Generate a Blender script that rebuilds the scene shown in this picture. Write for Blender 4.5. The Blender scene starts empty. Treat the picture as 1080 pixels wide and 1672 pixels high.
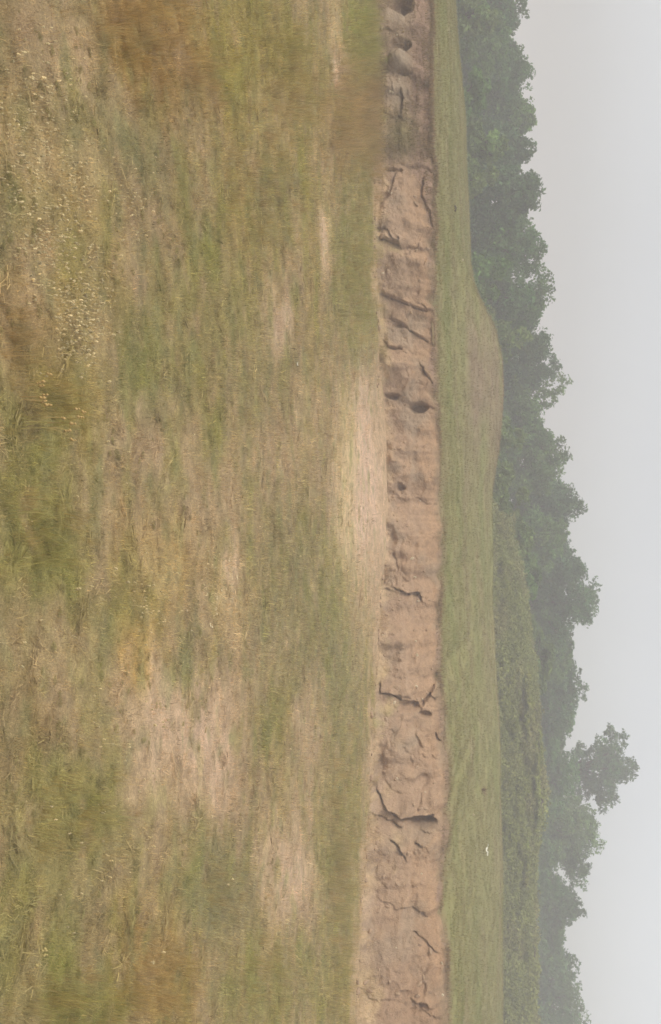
import bpy, math
import numpy as np
from mathutils import Matrix, Vector

rng = np.random.default_rng(20240611)
scene = bpy.context.scene
R = math.radians

# ------------------------------------------------------------------ camera
# the photograph was taken with the phone held on its side: image right is up
H = 2.5                       # eye height
F = 1663.0                    # focal length in photo pixels (photo 1080 x 1672)
PITCH = math.atan(260.0 / F)  # looking a little down
cd = bpy.data.cameras.new('camera')
cd.sensor_fit = 'VERTICAL'
cd.sensor_height = 36.0
cd.lens = 36.0 * F / 1672.0
cd.clip_start = 0.1
cd.clip_end = 2000.0
cam = bpy.data.objects.new('camera', cd)
scene.collection.objects.link(cam)
fwd = Vector((0, math.cos(PITCH), -math.sin(PITCH)))
upv = Vector((0, math.sin(PITCH), math.cos(PITCH)))
m3 = Matrix((upv, Vector((-1, 0, 0)), -fwd)).transposed()
cam.matrix_world = Matrix.Translation((0, 0, H)) @ m3.to_4x4()
scene.camera = cam

# ------------------------------------------------------------------ sky, sun, exposure
SUN_EL, SUN_AZ = 48.0, 240.0        # azimuth from +Y clockwise: behind the camera, to the left
world = bpy.data.worlds.new('World')
scene.world = world
world.use_nodes = True
nt = world.node_tree
nt.nodes.clear()
sky = nt.nodes.new('ShaderNodeTexSky')
sky.sky_type = 'NISHITA'
sky.sun_disc = False
sky.sun_elevation = R(SUN_EL)
sky.sun_rotation = R(SUN_AZ)
sky.air_density = 1.0
sky.dust_density = 3.0
sky.ozone_density = 1.0
hs = nt.nodes.new('ShaderNodeHueSaturation')     # overcast: the blue is veiled
hs.inputs['Saturation'].default_value = 0.19
bg = nt.nodes.new('ShaderNodeBackground')
bg.inputs['Strength'].default_value = 0.15
wo = nt.nodes.new('ShaderNodeOutputWorld')
nt.links.new(sky.outputs[0], hs.inputs['Color'])
cn = nt.nodes.new('ShaderNodeTexNoise'); cn.inputs['Scale'].default_value = 2.2; cn.inputs['Detail'].default_value = 4
tcw = nt.nodes.new('ShaderNodeTexCoord'); nt.links.new(tcw.outputs['Generated'], cn.inputs['Vector'])
cm = nt.nodes.new('ShaderNodeMapRange'); cm.inputs['From Min'].default_value = .3; cm.inputs['From Max'].default_value = .7
cm.inputs['To Min'].default_value = .94; cm.inputs['To Max'].default_value = 1.06
nt.links.new(cn.outputs['Fac'], cm.inputs['Value'])
cs = nt.nodes.new('ShaderNodeVectorMath'); cs.operation = 'SCALE'
nt.links.new(hs.outputs[0], cs.inputs[0]); nt.links.new(cm.outputs[0], cs.inputs['Scale'])
nt.links.new(cs.outputs[0], bg.inputs['Color'])
nt.links.new(bg.outputs[0], wo.inputs['Surface'])

sd = bpy.data.lights.new('sun', 'SUN')
sd.energy = 0.85
sd.angle = R(14)
sd.color = (1.0, 0.94, 0.85)
sun = bpy.data.objects.new('sun', sd)
scene.collection.objects.link(sun)
az = R(SUN_AZ)
sdir = Vector((math.sin(az) * math.cos(R(SUN_EL)), math.cos(az) * math.cos(R(SUN_EL)), math.sin(R(SUN_EL))))
sun.rotation_euler = sdir.to_track_quat('Z', 'Y').to_euler()

vs = scene.view_settings
vs.view_transform = 'Standard'
vs.look = 'None'
vs.gamma = 1.0
vs.use_curve_mapping = False
vs.exposure = 0.40
scene.cycles.max_bounces = 6
scene.cycles.volume_bounces = 1
scene.cycles.filter_width = 1.6
scene.cycles.use_denoising = True

# ------------------------------------------------------------------ numpy helpers
def sstep(a, b, x):
    t = np.clip((x - a) / (b - a), 0, 1)
    return t * t * (3 - 2 * t)

_perm = np.random.default_rng(7).permutation(512).astype(np.int64)
def _h(ix, iy, iz=0):
    return _perm[(_perm[(_perm[ix & 511] + iy) & 511] + iz) & 511]
_gr = np.random.default_rng(8).normal(size=(512, 3))
_gr /= np.linalg.norm(_gr, axis=1)[:, None]
def noise2(x, y, seed=0):
    x = np.asarray(x, float); y = np.asarray(y, float)
    ix = np.floor(x).astype(np.int64); iy = np.floor(y).astype(np.int64)
    fx = x - ix; fy = y - iy
    u = fx * fx * fx * (fx * (fx * 6 - 15) + 10); v = fy * fy * fy * (fy * (fy * 6 - 15) + 10)
    def g(dx, dy):
        k = _gr[_h(ix + dx, iy + dy, seed)]
        return k[..., 0] * (fx - dx) + k[..., 1] * (fy - dy)
    a = g(0, 0) * (1 - u) + g(1, 0) * u
    b = g(0, 1) * (1 - u) + g(1, 1) * u
    return (a * (1 - v) + b * v) * 1.6
def fbm(x, y, oct=4, seed=0, gain=0.5):
    s = 0; a = 1; f = 1
    for i in range(oct):
        s = s + a * noise2(x * f + 17.3 * i, y * f - 9.1 * i, seed + i)
        a *= gain; f *= 2.03
    return s

def lin(c):
    c = np.asarray(c, float) / 255.0
    return np.where(c <= 0.04045, c / 12.92, ((c + 0.055) / 1.055) ** 2.4)

# measured photo pixel (x = photo x, u = photo y) -> direction -> world
def ray(x, u):
    a = (np.asarray(x, float) - 540) / F
    b = (np.asarray(u, float) - 836) / F
    sp, cp = math.sin(PITCH), math.cos(PITCH)
    return b, cp + a * sp, -sp + a * cp       # X, Y, Z slopes
def on_plane(x, u, z=0.0):
    dx, dy, dz = ray(x, u)
    t = (z - H) / dz
    return dx * t, dy * t
def at_depth(x, u, Y):
    dx, dy, dz = ray(x, u)
    t = Y / dy
    return dx * t, np.zeros_like(t) + Y, H + dz * t
def to_px(X, Y, Z):
    sp, cp = math.sin(PITCH), math.cos(PITCH)
    d = np.maximum(Y * cp - (Z - H) * sp, 0.05)
    up = Y * sp + (Z - H) * cp
    return 540 + F * up / d, 836 + F * X / d

# ------------------------------------------------------------------ mesh helpers
C = scene.collection
def mesh_obj(name, verts, faces, mat, parent=None, smooth=True, col=None, coll=None):
    me = bpy.data.meshes.new(name)
    verts = np.asarray(verts, np.float32)
    me.vertices.add(len(verts))
    me.vertices.foreach_set('co', verts.ravel())
    if isinstance(faces, np.ndarray):
        n, k = faces.shape
        me.loops.add(n * k)
        me.loops.foreach_set('vertex_index', faces.ravel().astype(np.int32))
        me.polygons.add(n)
        me.polygons.foreach_set('loop_start', np.arange(0, n * k, k, dtype=np.int32))
        me.update(calc_edges=True)
    else:
        bpy.data.meshes.remove(me)
        me = bpy.data.meshes.new(name)
        me.from_pydata([tuple(v) for v in verts.tolist()], [], [tuple(f) for f in faces])
    me.polygons.foreach_set('use_smooth', np.full(len(me.polygons), smooth))
    if col is not None:
        at = me.attributes.new('tint', 'FLOAT_COLOR', 'POINT')
        c4 = np.ones((len(verts), 4), np.float32); c4[:, :3] = col
        at.data.foreach_set('color', c4.ravel())
    me.materials.append(mat)
    me.validate()
    o = bpy.data.objects.new(name, me)
    (coll or C).objects.link(o)
    if parent is not None:
        o.parent = parent
    return o

def grid_faces(nx, ny):
    i = np.arange(nx - 1)[:, None] * ny + np.arange(ny - 1)[None, :]
    i = i.ravel()
    return np.stack([i, i + ny, i + ny + 1, i + 1], 1)

def tag(o, label=None, cat=None, group=None, kind=None):
    if label: o['label'] = label
    if cat: o['category'] = cat
    if group: o['group'] = group
    if kind: o['kind'] = kind
    return o

# ------------------------------------------------------------------ materials
def new_mat(name):
    m = bpy.data.materials.new(name)
    m.use_nodes = True
    return m, m.node_tree, m.node_tree.nodes['Principled BSDF']

def surf_mat(name, scales=((6, .25), (40, .35), (160, .3)), rough=0.95, bump=0.4, bump_scale=60, dist=0.02, stretch=1.0, attr_type='GEOMETRY'):
    """tint attribute x several octaves of fine noise, with bump"""
    m, t, b = new_mat(name)
    N, L = t.nodes, t.links
    b.inputs['Roughness'].default_value = rough
    b.inputs['Specular IOR Level'].default_value = 0.1
    at = N.new('ShaderNodeAttribute'); at.attribute_name = 'tint'; at.attribute_type = attr_type
    geo = N.new('ShaderNodeNewGeometry')
    mp = N.new('ShaderNodeMapping'); mp.inputs['Scale'].default_value = (1.0 / stretch, 1, 1)
    L.new(geo.outputs['Position'], mp.inputs['Vector'])
    cur = at.outputs['Color']
    for s, amt in scales:
        n = N.new('ShaderNodeTexNoise'); n.inputs['Scale'].default_value = s; n.inputs['Detail'].default_value = 3
        L.new(mp.outputs[0], n.inputs['Vector'])
        mr = N.new('ShaderNodeMapRange')
        mr.inputs['From Min'].default_value = 0.25; mr.inputs['From Max'].default_value = 0.75
        mr.inputs['To Min'].default_value = 1 - amt; mr.inputs['To Max'].default_value = 1 + amt
        L.new(n.outputs['Fac'], mr.inputs['Value'])
        mx = N.new('ShaderNodeVectorMath'); mx.operation = 'SCALE'
        L.new(cur, mx.inputs[0]); L.new(mr.outputs[0], mx.inputs['Scale'])
        cur = mx.outputs[0]
    L.new(cur, b.inputs['Base Color'])
    n = N.new('ShaderNodeTexNoise'); n.inputs['Scale'].default_value = bump_scale; n.inputs['Detail'].default_value = 5
    L.new(mp.outputs[0], n.inputs['Vector'])
    bp = N.new('ShaderNodeBump'); bp.inputs['Strength'].default_value = bump; bp.inputs['Distance'].default_value = dist
    L.new(n.outputs['Fac'], bp.inputs['Height'])
    L.new(bp.outputs[0], b.inputs['Normal'])
    return m

def blade_mat(name, transl=0.25):
    """grass blades: tint of the instance x brightness of the single blade"""
    m, t, b = new_mat(name)
    N, L = t.nodes, t.links
    a = N.new('ShaderNodeAttribute'); a.attribute_name = 'tint'; a.attribute_type = 'INSTANCER'
    a2 = N.new('ShaderNodeAttribute'); a2.attribute_name = 'blade'; a2.attribute_type = 'GEOMETRY'
    mx = N.new('ShaderNodeVectorMath'); mx.operation = 'MULTIPLY'
    L.new(a.outputs['Color'], mx.inputs[0]); L.new(a2.outputs['Color'], mx.inputs[1])
    L.new(mx.outputs[0], b.inputs['Base Color'])
    b.inputs['Roughness'].default_value = 0.8
    b.inputs['Specular IOR Level'].default_value = 0.15
    tr = N.new('ShaderNodeBsdfTranslucent'); L.new(mx.outputs[0], tr.inputs['Color'])
    ms = N.new('ShaderNodeMixShader'); ms.inputs[0].default_value = transl
    L.new(b.outputs[0], ms.inputs[1]); L.new(tr.outputs[0], ms.inputs[2])
    L.new(ms.outputs[0], N['Material Output'].inputs['Surface'])
    return m

def leaf_mat(name):
    m, t, b = new_mat(name)
    N, L = t.nodes, t.links
    a = N.new('ShaderNodeAttribute'); a.attribute_name = 'tint'
    L.new(a.outputs['Color'], b.inputs['Base Color'])
    b.inputs['Roughness'].default_value = 0.75
    b.inputs['Specular IOR Level'].default_value = 0.2
    tr = N.new('ShaderNodeBsdfTranslucent'); L.new(a.outputs['Color'], tr.inputs['Color'])
    ms = N.new('ShaderNodeMixShader'); ms.inputs[0].default_value = 0.2
    L.new(b.outputs[0], ms.inputs[1]); L.new(tr.outputs[0], ms.inputs[2])
    L.new(ms.outputs[0], N['Material Output'].inputs['Surface'])
    return m

def plain_mat(name, rgb, rough=0.9, var=0.25, scale=30):
    m, t, b = new_mat(name)
    N, L = t.nodes, t.links
    n = N.new('ShaderNodeTexNoise'); n.inputs['Scale'].default_value = scale; n.inputs['Detail'].default_value = 4
    tc = N.new('ShaderNodeTexCoord'); L.new(tc.outputs['Object'], n.inputs['Vector'])
    cr = N.new('ShaderNodeValToRGB')
    c = lin(rgb)
    cr.color_ramp.elements[0].position = 0.3; cr.color_ramp.elements[1].position = 0.7
    cr.color_ramp.elements[0].color = (*np.clip(c * (1 - var), 0, 1), 1)
    cr.color_ramp.elements[1].color = (*np.clip(c * (1 + var), 0, 1), 1)
    L.new(n.outputs['Fac'], cr.inputs[0]); L.new(cr.outputs[0], b.inputs['Base Color'])
    b.inputs['Roughness'].default_value = rough
    b.inputs['Specular IOR Level'].default_value = 0.1
    return m

M_ground = surf_mat('dry_turf', ((9, .18), (45, .28), (170, .30)), bump=0.6, bump_scale=90, dist=0.03)
M_clay = surf_mat('eroded_clay', ((3, .10), (14, .14), (60, .22)), bump=0.7, bump_scale=40, dist=0.05)
M_meadow = surf_mat('meadow_turf', ((.6, .08), (5, .08), (40, .14)), bump=0.4, bump_scale=25, dist=0.04)
M_blade = blade_mat('grass_blade')
M_leaf = leaf_mat('leaf')
M_bark = plain_mat('bark', (92, 80, 66), scale=8)
M_stone = plain_mat('pale_stone', (205, 190, 160), scale=20)
M_chip = plain_mat('pale_scrap', (225, 210, 170), scale=20, var=.12)
M_white = plain_mat('white_scrap', (235, 232, 215), scale=12, var=.1)
M_dark = plain_mat('dark_earth', (70, 60, 42), scale=25)

# ------------------------------------------------------------------ colours of the ground cover (real plant and soil colours)
K = 1.0
COL = dict(base=(158, 138, 101), G=(134, 132, 66), GB=(140, 144, 60), S=(186, 164, 120), Y=(184, 156, 98), O=(158, 128, 70),
           P=(180, 154, 122), PP=(200, 171, 146), GG=(134, 131, 90), B=(128, 102, 72), OG=(150, 136, 66))
COL = {k: lin(v) * (np.array((1.22, 1.22, 1.14)) if k not in ('P', 'PP') else np.array((1.15, 1.14, 1.10))) for k, v in COL.items()}
# (x, u, rx, ru, colour, weight) measured in the photograph
PATCH = [
 (235,50,90,80,'O',.95),(330,130,70,60,'O',.55),(100,60,70,80,'P',.35),(400,70,70,120,'OG',.7),(430,300,80,150,'OG',.55),
 (590,50,28,70,'GB',.9),(545,60,9,85,'S',1),(532,370,9,60,'S',1),(572,190,45,95,'O',.65),(470,130,55,100,'OG',.75),
 (585,430,38,150,'G',.7),(80,270,95,100,'S',.55),(110,480,60,100,'S',.55),(30,560,45,70,'O',.4),(230,600,50,80,'GG',.6),
 (230,260,40,60,'GG',.55),(450,330,30,60,'GG',.4),(455,520,26,65,'P',.6),(480,440,30,60,'P',.3),
 (440,200,35,60,'P',.35),(594,800,44,160,'PP',1.1),(565,760,16,110,'S',.8),(560,900,14,60,'S',.55),(350,830,50,80,'P',.45),(260,920,65,75,'Y',.55),(370,980,32,70,'S',.8),
 (236,1090,32,62,'Y',1),(290,1225,95,110,'P',.9),(360,1180,42,90,'P',.8),(350,1330,50,80,'P',.55),(470,1420,48,95,'P',.85),
 (505,1260,40,80,'P',.5),(310,1075,18,40,'GG',1),(322,1160,9,22,'B',1),(490,1050,80,120,'GG',.45),(560,1080,35,120,'GG',.5),(540,960,30,60,'G',.4),(470,860,60,80,'GG',.35),
 (60,870,80,90,'G',.75),(40,740,55,60,'G',.65),(110,1330,90,90,'G',.7),(350,1450,55,90,'GG',.8),(120,1640,100,60,'G',.9),
 (60,1500,70,80,'G',.5),(250,1600,65,80,'O',.6),(210,1500,40,60,'O',.4),(110,1080,60,80,'P',.4),(40,1180,60,60,'B',.3),
 (555,1400,32,250,'G',.5),(440,1600,90,70,'G',.5),(560,1620,30,60,'OG',.5),(330,520,90,110,'G',.45),(420,620,50,80,'GG',.3),
 (190,860,60,60,'P',.3),(290,760,60,70,'P',.3),(440,760,50,60,'P',.35),(400,1080,50,70,'P',.25),(500,700,30,90,'P',.35),
 (180,1000,60,60,'G',.3),(45,330,50,60,'G',.3),(130,160,50,60,'GG',.35),(75,650,50,50,'OG',.6),(170,700,70,60,'P',.25),(600,980,22,80,'P',.5),(580,1000,20,100,'S',.35),(545,110,6,40,'PP',.8),(530,385,6,45,'PP',.8),(285,1180,60,70,'PP',.5),(345,1230,30,60,'PP',.5),(475,1440,25,70,'PP',.5),(460,530,14,40,'PP',.6),(240,1095,20,45,'Y',.8),(375,930,12,50,'PP',.6),(265,930,30,40,'S',.7),(505,1180,26,60,'P',.6),(605,1400,10,160,'P',.5),(40,230,40,60,'S',.4),(230,700,40,50,'P',.4)]
def cover(X, Y):
    """plant / soil colour and bare-ness of the near ground at world X, Y"""
    px, pu = to_px(X, Y, 0.0 * X)
    w = np.clip(Y / 8, .6, 3)
    # ragged patch borders, drawn out along the field
    nx = 26 * fbm(X / 1.5, Y / .9, 4, 3) / np.clip(Y / 7, .7, 3)
    nu = 70 * fbm(X / 1.7 + 40, Y / .8, 4, 13) / np.clip(Y / 7, .8, 3)
    qx = px + nx; qu = pu + nu
    c = np.broadcast_to(COL['base'], X.shape + (3,)).copy()
    n1 = fbm(X / 1.6, Y / 1.0, 4, 21); n2 = fbm(X / .55, Y / .4, 3, 31); n3 = fbm(X / 3.3, Y / 2.2, 3, 41)
    for nz, k, a in ((n1, 'G', .75), (-n1, 'P', .6), (n3, 'OG', .5), (n2, 'GG', .5), (-n2, 'S', .4), (-n3, 'B', .3)):
        f = (sstep(.1, .75, nz) * a)[..., None]
        c = c * (1 - f) + COL[k] * f
    bare = sstep(.2, .9, -n1) * .35
    for x, u, rx, ru, k, wt in PATCH:
        wq = min(1.0, rx / 36.0)
        d = ((px + nx * wq - x) / (rx * 1.25)) ** 2 + ((pu + nu * max(wq, .5) - u) / (ru * 1.25)) ** 2
        f = np.exp(-d * d * 1.2) * wt * .9
        c = c * (1 - f[..., None]) + COL[k] * f[..., None]
        if k in ('P', 'PP'): bare = np.maximum(bare, f)
        elif k in ('G', 'GB', 'O', 'OG', 'GG'): bare = bare * (1 - f)
    n4 = fbm(X / .30, Y / .28, 3, 351); n5 = fbm(X / .65, Y / .55, 3, 361)
    for nz, k, a in ((n4, 'GG', .50), (-n4, 'P', .42), (n5, 'G', .36), (-n5, 'P', .30)):
        f = (sstep(.12, .7, nz) * a)[..., None]
        c = c * (1 - f) + COL[k] * f
    yf_ = foot_y(X)
    zone = 1.3 + 1.6 * sstep(1330, 1450, pu) + .8 * np.exp(-((pu - 800) / 120) ** 2)
    ft = sstep(1.0, .0, ((yf_ - Y) + .9 * fbm(X / 1.1, Y / .9, 4, 57) * 1.5) / zone) * .9 * (1 - .8 * sstep(300, 230, pu))
    c = c * (1 - ft[..., None]) + COL['P'] * ft[..., None]
    bare = np.maximum(bare, ft * .9)
    c = c * (1 + .18 * fbm(X / .13, Y / .13, 2, 51) + .14 * fbm(X / .4, Y / .36, 3, 61))[..., None]
    return np.clip(c, .01, 1), np.clip(bare, 0, 1)

# ------------------------------------------------------------------ the lie of the land
_U = np.array([-900, 0, 100, 260, 400, 600, 700, 800, 900, 1000, 1150, 1300, 1400, 1500, 1672, 2600], float)
_XF = np.array([612, 612, 612, 612, 615, 618, 622, 626, 624, 618, 616, 611, 600, 592, 583, 575], float)   # foot of the bank
_XT = np.array([700, 703, 705, 706, 709, 711, 714, 716, 716, 719, 727, 734, 731, 724, 727, 727], float)   # lip of the bank
fx, fy = on_plane(_XF, _U, 0.05)
def smooth_line(xs, ys, sig=1.6):
    g = np.arange(-40, 40, .1); v = np.interp(g, xs, ys)
    kx = np.arange(-60, 61) * .1; kw = np.exp(-.5 * (kx / sig) ** 2); kw /= kw.sum()
    return g, np.convolve(np.pad(v, 60, mode='edge'), kw, 'valid')
_g, _fy = smooth_line(fx, fy)
fx0, fy0 = fx, fy
def foot_y(X): return np.interp(X, _g, _fy) + .30 * fbm(X / 1.7, X * 0 + 3.3, 4, 71)
_wid = 1.05
_UT = np.array([-900, 0, 100, 230, 265, 300, 345, 375, 400, 436, 460, 500, 540, 600, 640, 690, 720, 900, 1000, 1100, 1150, 1200, 1230, 1300, 1350, 1400, 1460, 1500, 1550, 1672, 2600], float)
_XT = np.array([702, 703, 705, 706, 707, 707, 708, 711, 713, 708, 709, 711, 713, 711, 713, 715, 718, 719, 719, 720, 724, 726, 731, 735, 732, 725, 721, 726, 727, 729, 729], float)
_XCL = np.array([640, 640, 640, 645, 655, 690, 697, 706, 709, 698, 702, 703, 707, 702, 707, 712, 717, 718, 717, 714, 716, 718, 724, 728, 724, 718, 716, 723, 724, 727, 727], float)   # top of the bare clay
fxt = on_plane(np.full(len(_UT), 612.), _UT, .05)[0]
lx, ly, lz = at_depth(_XT, _UT, np.interp(fxt, _g, _fy) + _wid)
_, _lz = smooth_line(lx, lz, .22)
def lip_y(X): return np.interp(X, _g, _fy) + _wid + .34 * fbm(X / 1.5, X * 0 + 8.8, 3, 81) + .10 * fbm(X / .33, X * 0 + 2.8, 3, 83)
_notch = np.array([394, 488, 648, 968, 1138, 1338, 1470, 1640], float)
def lip_notch(X):
    u = np.interp(X, fxt, _UT) + 18
    return sum(np.exp(-((u - q) / 11.0) ** 2) for q in _notch)
def lip_z(X): return -.10 * lip_notch(X) + np.interp(X, _g, _lz) + .075 * fbm(X / .8, X * 0 + 1.8, 4, 91)

def ground_z(X, Y):
    z = .05 * fbm(X / 3.1, Y / 3.1, 3, 101) + .018 * fbm(X / .5, Y / .5, 3, 111)
    fan = np.exp(-((X - on_plane(600, 800)[0]) / 2.6) ** 2)
    z = z + (.06 + .14 * fan) * sstep(-2.2, .3, Y - foot_y(X))
    return z * sstep(1.0, 4.0, np.hypot(X, Y))

YC = 39.0
_UC = np.array([-1500, -600, 0, 120, 200, 430, 475, 505, 540, 590, 640, 700, 760, 800, 850, 1000, 1200, 1400, 1672, 2300, 3200], float)
_XC = np.array([735, 738, 743, 752, 761, 770, 775, 789, 808, 819, 821, 818, 811, 804, 803, 805, 815, 821, 820, 818, 815], float)
cx, _, cz = at_depth(_XC, _UC, YC)
YR = 54.0
_UR = np.array([-1500, 500, 760, 850, 950, 1000, 1100, 1200, 1300, 1400, 1500, 1672, 2600], float)
_XR = np.array([690, 690, 740, 824, 842, 850, 862, 868, 872, 862, 860, 860, 860], float)
rx_, _, rz_ = at_depth(_XR, _UR, YR)
def meadow_z(X, Y):
    zl = lip_z(X); yl = lip_y(X)
    crest = np.interp(X, cx, cz)
    mound = np.clip(crest - np.interp(X, [-60, -9, -6, 0, 60], [1.0, 1.85, 1.95, 2.4, 2.9]), 0, 2)
    base = crest - mound
    t = np.clip((Y - yl) / (YC - yl), 0, 1)
    z = zl + (base - zl) * (t ** 1.15) + mound * sstep(.25, 1.0, t)
    ridge = np.interp(X, rx_, rz_)
    drop = np.minimum(1.1, crest - .2)
    t2 = Y - YC
    back = crest - (crest - drop) * sstep(0, 5.5, t2)
    back = back + (ridge - drop) * np.clip(sstep(5.5, YR - YC, t2), 0, 1) * 1.0
    far = ridge + (.0 + .4 * sstep(0, 60, Y - YR))
    z = np.where(Y <= YC, z, np.where(Y <= YR, back, far))
    z = z + (.03 * fbm(X / 2.2, Y / 2.2, 3, 121) + .05 * fbm(X / 6, Y / 6, 2, 131)) * sstep(.2, 2.5, Y - yl)
    return z

def axis(dense0, dense1, step, lo, hi, grow=1.25):
    a = list(np.arange(dense0, dense1 + 1e-6, step))
    s = step
    while a[-1] < hi: s *= grow; a.append(min(a[-1] + s, hi))
    s = step
    while a[0] > lo: s *= grow; a.insert(0, max(a[0] - s, lo))
    return np.array(a)

# near ground: one sheet from behind the camera to under the bank
gx = axis(-13, 13, .055, -300, 300)
gv = np.concatenate([[-1.0, -.6, -.3, 0], np.linspace(.02, 1, 400)])     # 0..1 from near to the bank
GX, GV = np.meshgrid(gx, gv, indexing='ij')
yend = foot_y(GX) + .45
near = 3.6
dist = near * (yend / near) ** np.clip(GV, 0, 1)
GY = np.where(GV < 0, near + GV * 160, dist)
GZ = ground_z(GX, GY)
gcol, gbare = cover(GX, GY)
gcol = gcol * (1 - .22 * (1 - gbare))[..., None]      # darker soil and thatch between tufts, their small shadows put into the colour
ground = mesh_obj('ground', np.stack([GX, GY, GZ], -1).reshape(-1, 3), grid_faces(len(gx), len(gv)), M_ground, col=gcol.reshape(-1, 3))
tag(ground, 'dry patchy grassland with straw, olive and bare clay patches below the bank', kind='structure')

# meadow above the bank, its mound and crest, the slope behind and the far land under the trees
mx = axis(-22, 34, .16, -320, 320)
dv = np.concatenate([np.array([-.05, .02, .06, .14, .25, .4, .6, .85]), np.arange(1.15, 40, .22), 40 * 1.12 ** np.arange(0, 23)])
MX, DV = np.meshgrid(mx, dv, indexing='ij')
MY = lip_y(MX) + DV
MZ = meadow_z(MX, MY) - .08 * (DV < 0)
def meadow_col(X, Y):
    a = lin((150, 144, 92)); b = lin((152, 132, 102)); g = lin((138, 141, 82)); d = lin((150, 126, 94))
    n = fbm(X / 3.5, Y / 2.0, 4, 141); n2 = fbm(X / 1.2, Y / .8, 3, 151)
    px, pu = to_px(X, Y, meadow_z(X, Y))
    md = np.exp(-(((pu - 640) / 120) ** 2)) * sstep(748, 775, px)
    f = np.clip(.35 * sstep(-.1, .7, n) + .8 * md + .15 * n2, 0, 1)[..., None]
    c = a * (1 - f) + b * f
    f = np.clip(.6 * sstep(.0, .7, -n), 0, 1)[..., None]
    c = c * (1 - f) + g * f
    e = (sstep(1.1, 0, Y - lip_y(X)) * .7 + sstep(300, 200, pu) * sstep(2.2, 0.2, Y - lip_y(X)) * .5)
    e = np.clip(e + .2 * n2, 0, 1)[..., None] * sstep(3.2, .5, Y - lip_y(X))[..., None]
    c = c * (1 - e) + d * e
    s = (sstep(0, 6, Y - YC) * sstep(-2, 1, X))[..., None]
    oc = lin((140, 144, 80)); ob = lin((144, 140, 88))
    f = sstep(.05, .6, fbm(X / 2.5, Y / 3, 3, 161))[..., None]
    c = c * (1 - s) + s * (oc * (1 - f) + ob * f)
    return np.clip(c * .89 * (1 + .05 * n2)[..., None], .01, 1)
mcol = meadow_col(MX, MY)
meadow = mesh_obj('meadow', np.stack([MX, MY, MZ], -1).reshape(-1, 3), grid_faces(len(mx), len(dv)), M_meadow, col=mcol.reshape(-1, 3))
tag(meadow, 'green meadow terrace with a low mound above the eroded bank', kind='structure')

# ------------------------------------------------------------------ the eroded clay bank
bx = axis(-13.5, 13.5, .02, -300, 300, 1.3)
bt = np.linspace(0, 1, 96)
BX, BT = np.meshgrid(bx, bt, indexing='ij')
yf = foot_y(BX); yl = lip_y(BX); zl = lip_z(BX)
steep = .5 + .18 * fbm(BX / 2.0, BX * 0 + 5, 2, 171)
py = BT ** (1.0 + steep * .9)                 # leans back towards the top
BY = yf - (.5 + .25 * fbm(BX / .5, BX * 0 + 2, 3, 331)) * (1 - sstep(0, .22, BT)) + (yl - yf) * (.42 * BT + .38 * py + .2 * BT ** 9)
BZ0 = -.18 + (zl + .18) * (1 - (1 - BT) ** 1.12)
fadeT = sstep(1.0, .93 - .10 * sstep(-.4, .4, fbm(BX / .6, BX * 0 + 7.7, 3, 175)), BT)
fadeB = sstep(0.0, .10, BT)
pxb, pub = to_px(BX, BY, BZ0)
# buttresses and gullies, stronger lower down, then lumps
butt = .24 * fbm(BX / 1.7, BT * .45, 2, 181) + .08 * fbm(BX / .62, BT * .8, 2, 191)
lump = .065 * fbm(BX / .5, BZ0 / .36, 3, 201) + .030 * np.abs(fbm(BX / .17, BZ0 / .13, 4, 211)) + .018 * fbm(BX / .07, BZ0 / .06, 2, 215)
ledge = .07 * sstep(-.025, .025, BZ0 / np.maximum(zl, .5) - (.55 + .13 * fbm(BX / 1.3, BX * 0, 3, 221)))
edges_u = np.array([-2000, -60, 60, 118, 190, 262, 394, 488, 568, 650, 805, 968, 1138, 1338, 1478, 1640, 1740, 4000], float)
uq = pub - .34 * (pxb - 655) + 12 * fbm(BX / .6, BZ0 / .45, 4, 455)
bi = np.clip(np.searchsorted(edges_u, uq) - 1, 0, len(edges_u) - 2)
wd_ = edges_u[bi + 1] - edges_u[bi]
sq = (uq - edges_u[bi]) / wd_
amp_ = np.where(wd_ > 600, 0, np.clip(wd_ * 22 / F * .17, .05, .24))
# rounded faces, steeper where one face ends and the next begins behind it
roundf = amp_ * (1.5 * np.sqrt(np.clip(1 - (np.clip(sq * 1.02, 0, 1.0) * 1.7 - .85) ** 2, 0, 1)) - .75 + .5 * (sq - .5))
roundf = roundf * sstep(.02, .25, BT) * (1 - .35 * BT) * (.25 + .75 * sstep(-.35, .35, fbm(BX / .9, BT * 2.2, 3, 457)))
def worley(x, y, seed):
    ix = np.floor(x).astype(int); iy = np.floor(y).astype(int)
    best = np.full(x.shape, 9.); val = np.zeros(x.shape); tlt = np.zeros(x.shape); sec = np.full(x.shape, 9.)
    for dx in (-1, 0, 1):
        for dy in (-1, 0, 1):
            h1 = _h(ix + dx, iy + dy, seed); 
            cxx = ix + dx + (h1 % 97) / 97.; cyy = iy + dy + (_h(ix + dx, iy + dy, seed + 3) % 89) / 89.
            d = np.hypot(x - cxx, y - cyy)
            near_ = d < best
            sec = np.where(near_, best, np.minimum(sec, d))
            g1 = (_h(ix + dx, iy + dy, seed + 5) % 101) / 50. - 1; g2 = (_h(ix + dx, iy + dy, seed + 7) % 103) / 51. - 1
            val = np.where(near_, g1, val); tlt = np.where(near_, g2 * (x - cxx) + .6 * (y - cyy), tlt)
            best = np.where(near_, d, best)
    return val, tlt, sec - best
wx = BX / .85 + .35 * fbm(BX / .35, BZ0 / .3, 3, 341) + .5 * BZ0; wy = BZ0 / .62 + .35 * fbm(BX / .4 + 9, BZ0 / .3, 3, 345)
v1, t1, e1 = worley(wx, wy, 11)
v2, t2, e2 = worley(wx * 2.3 + 5, wy * 2.1, 23)
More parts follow.
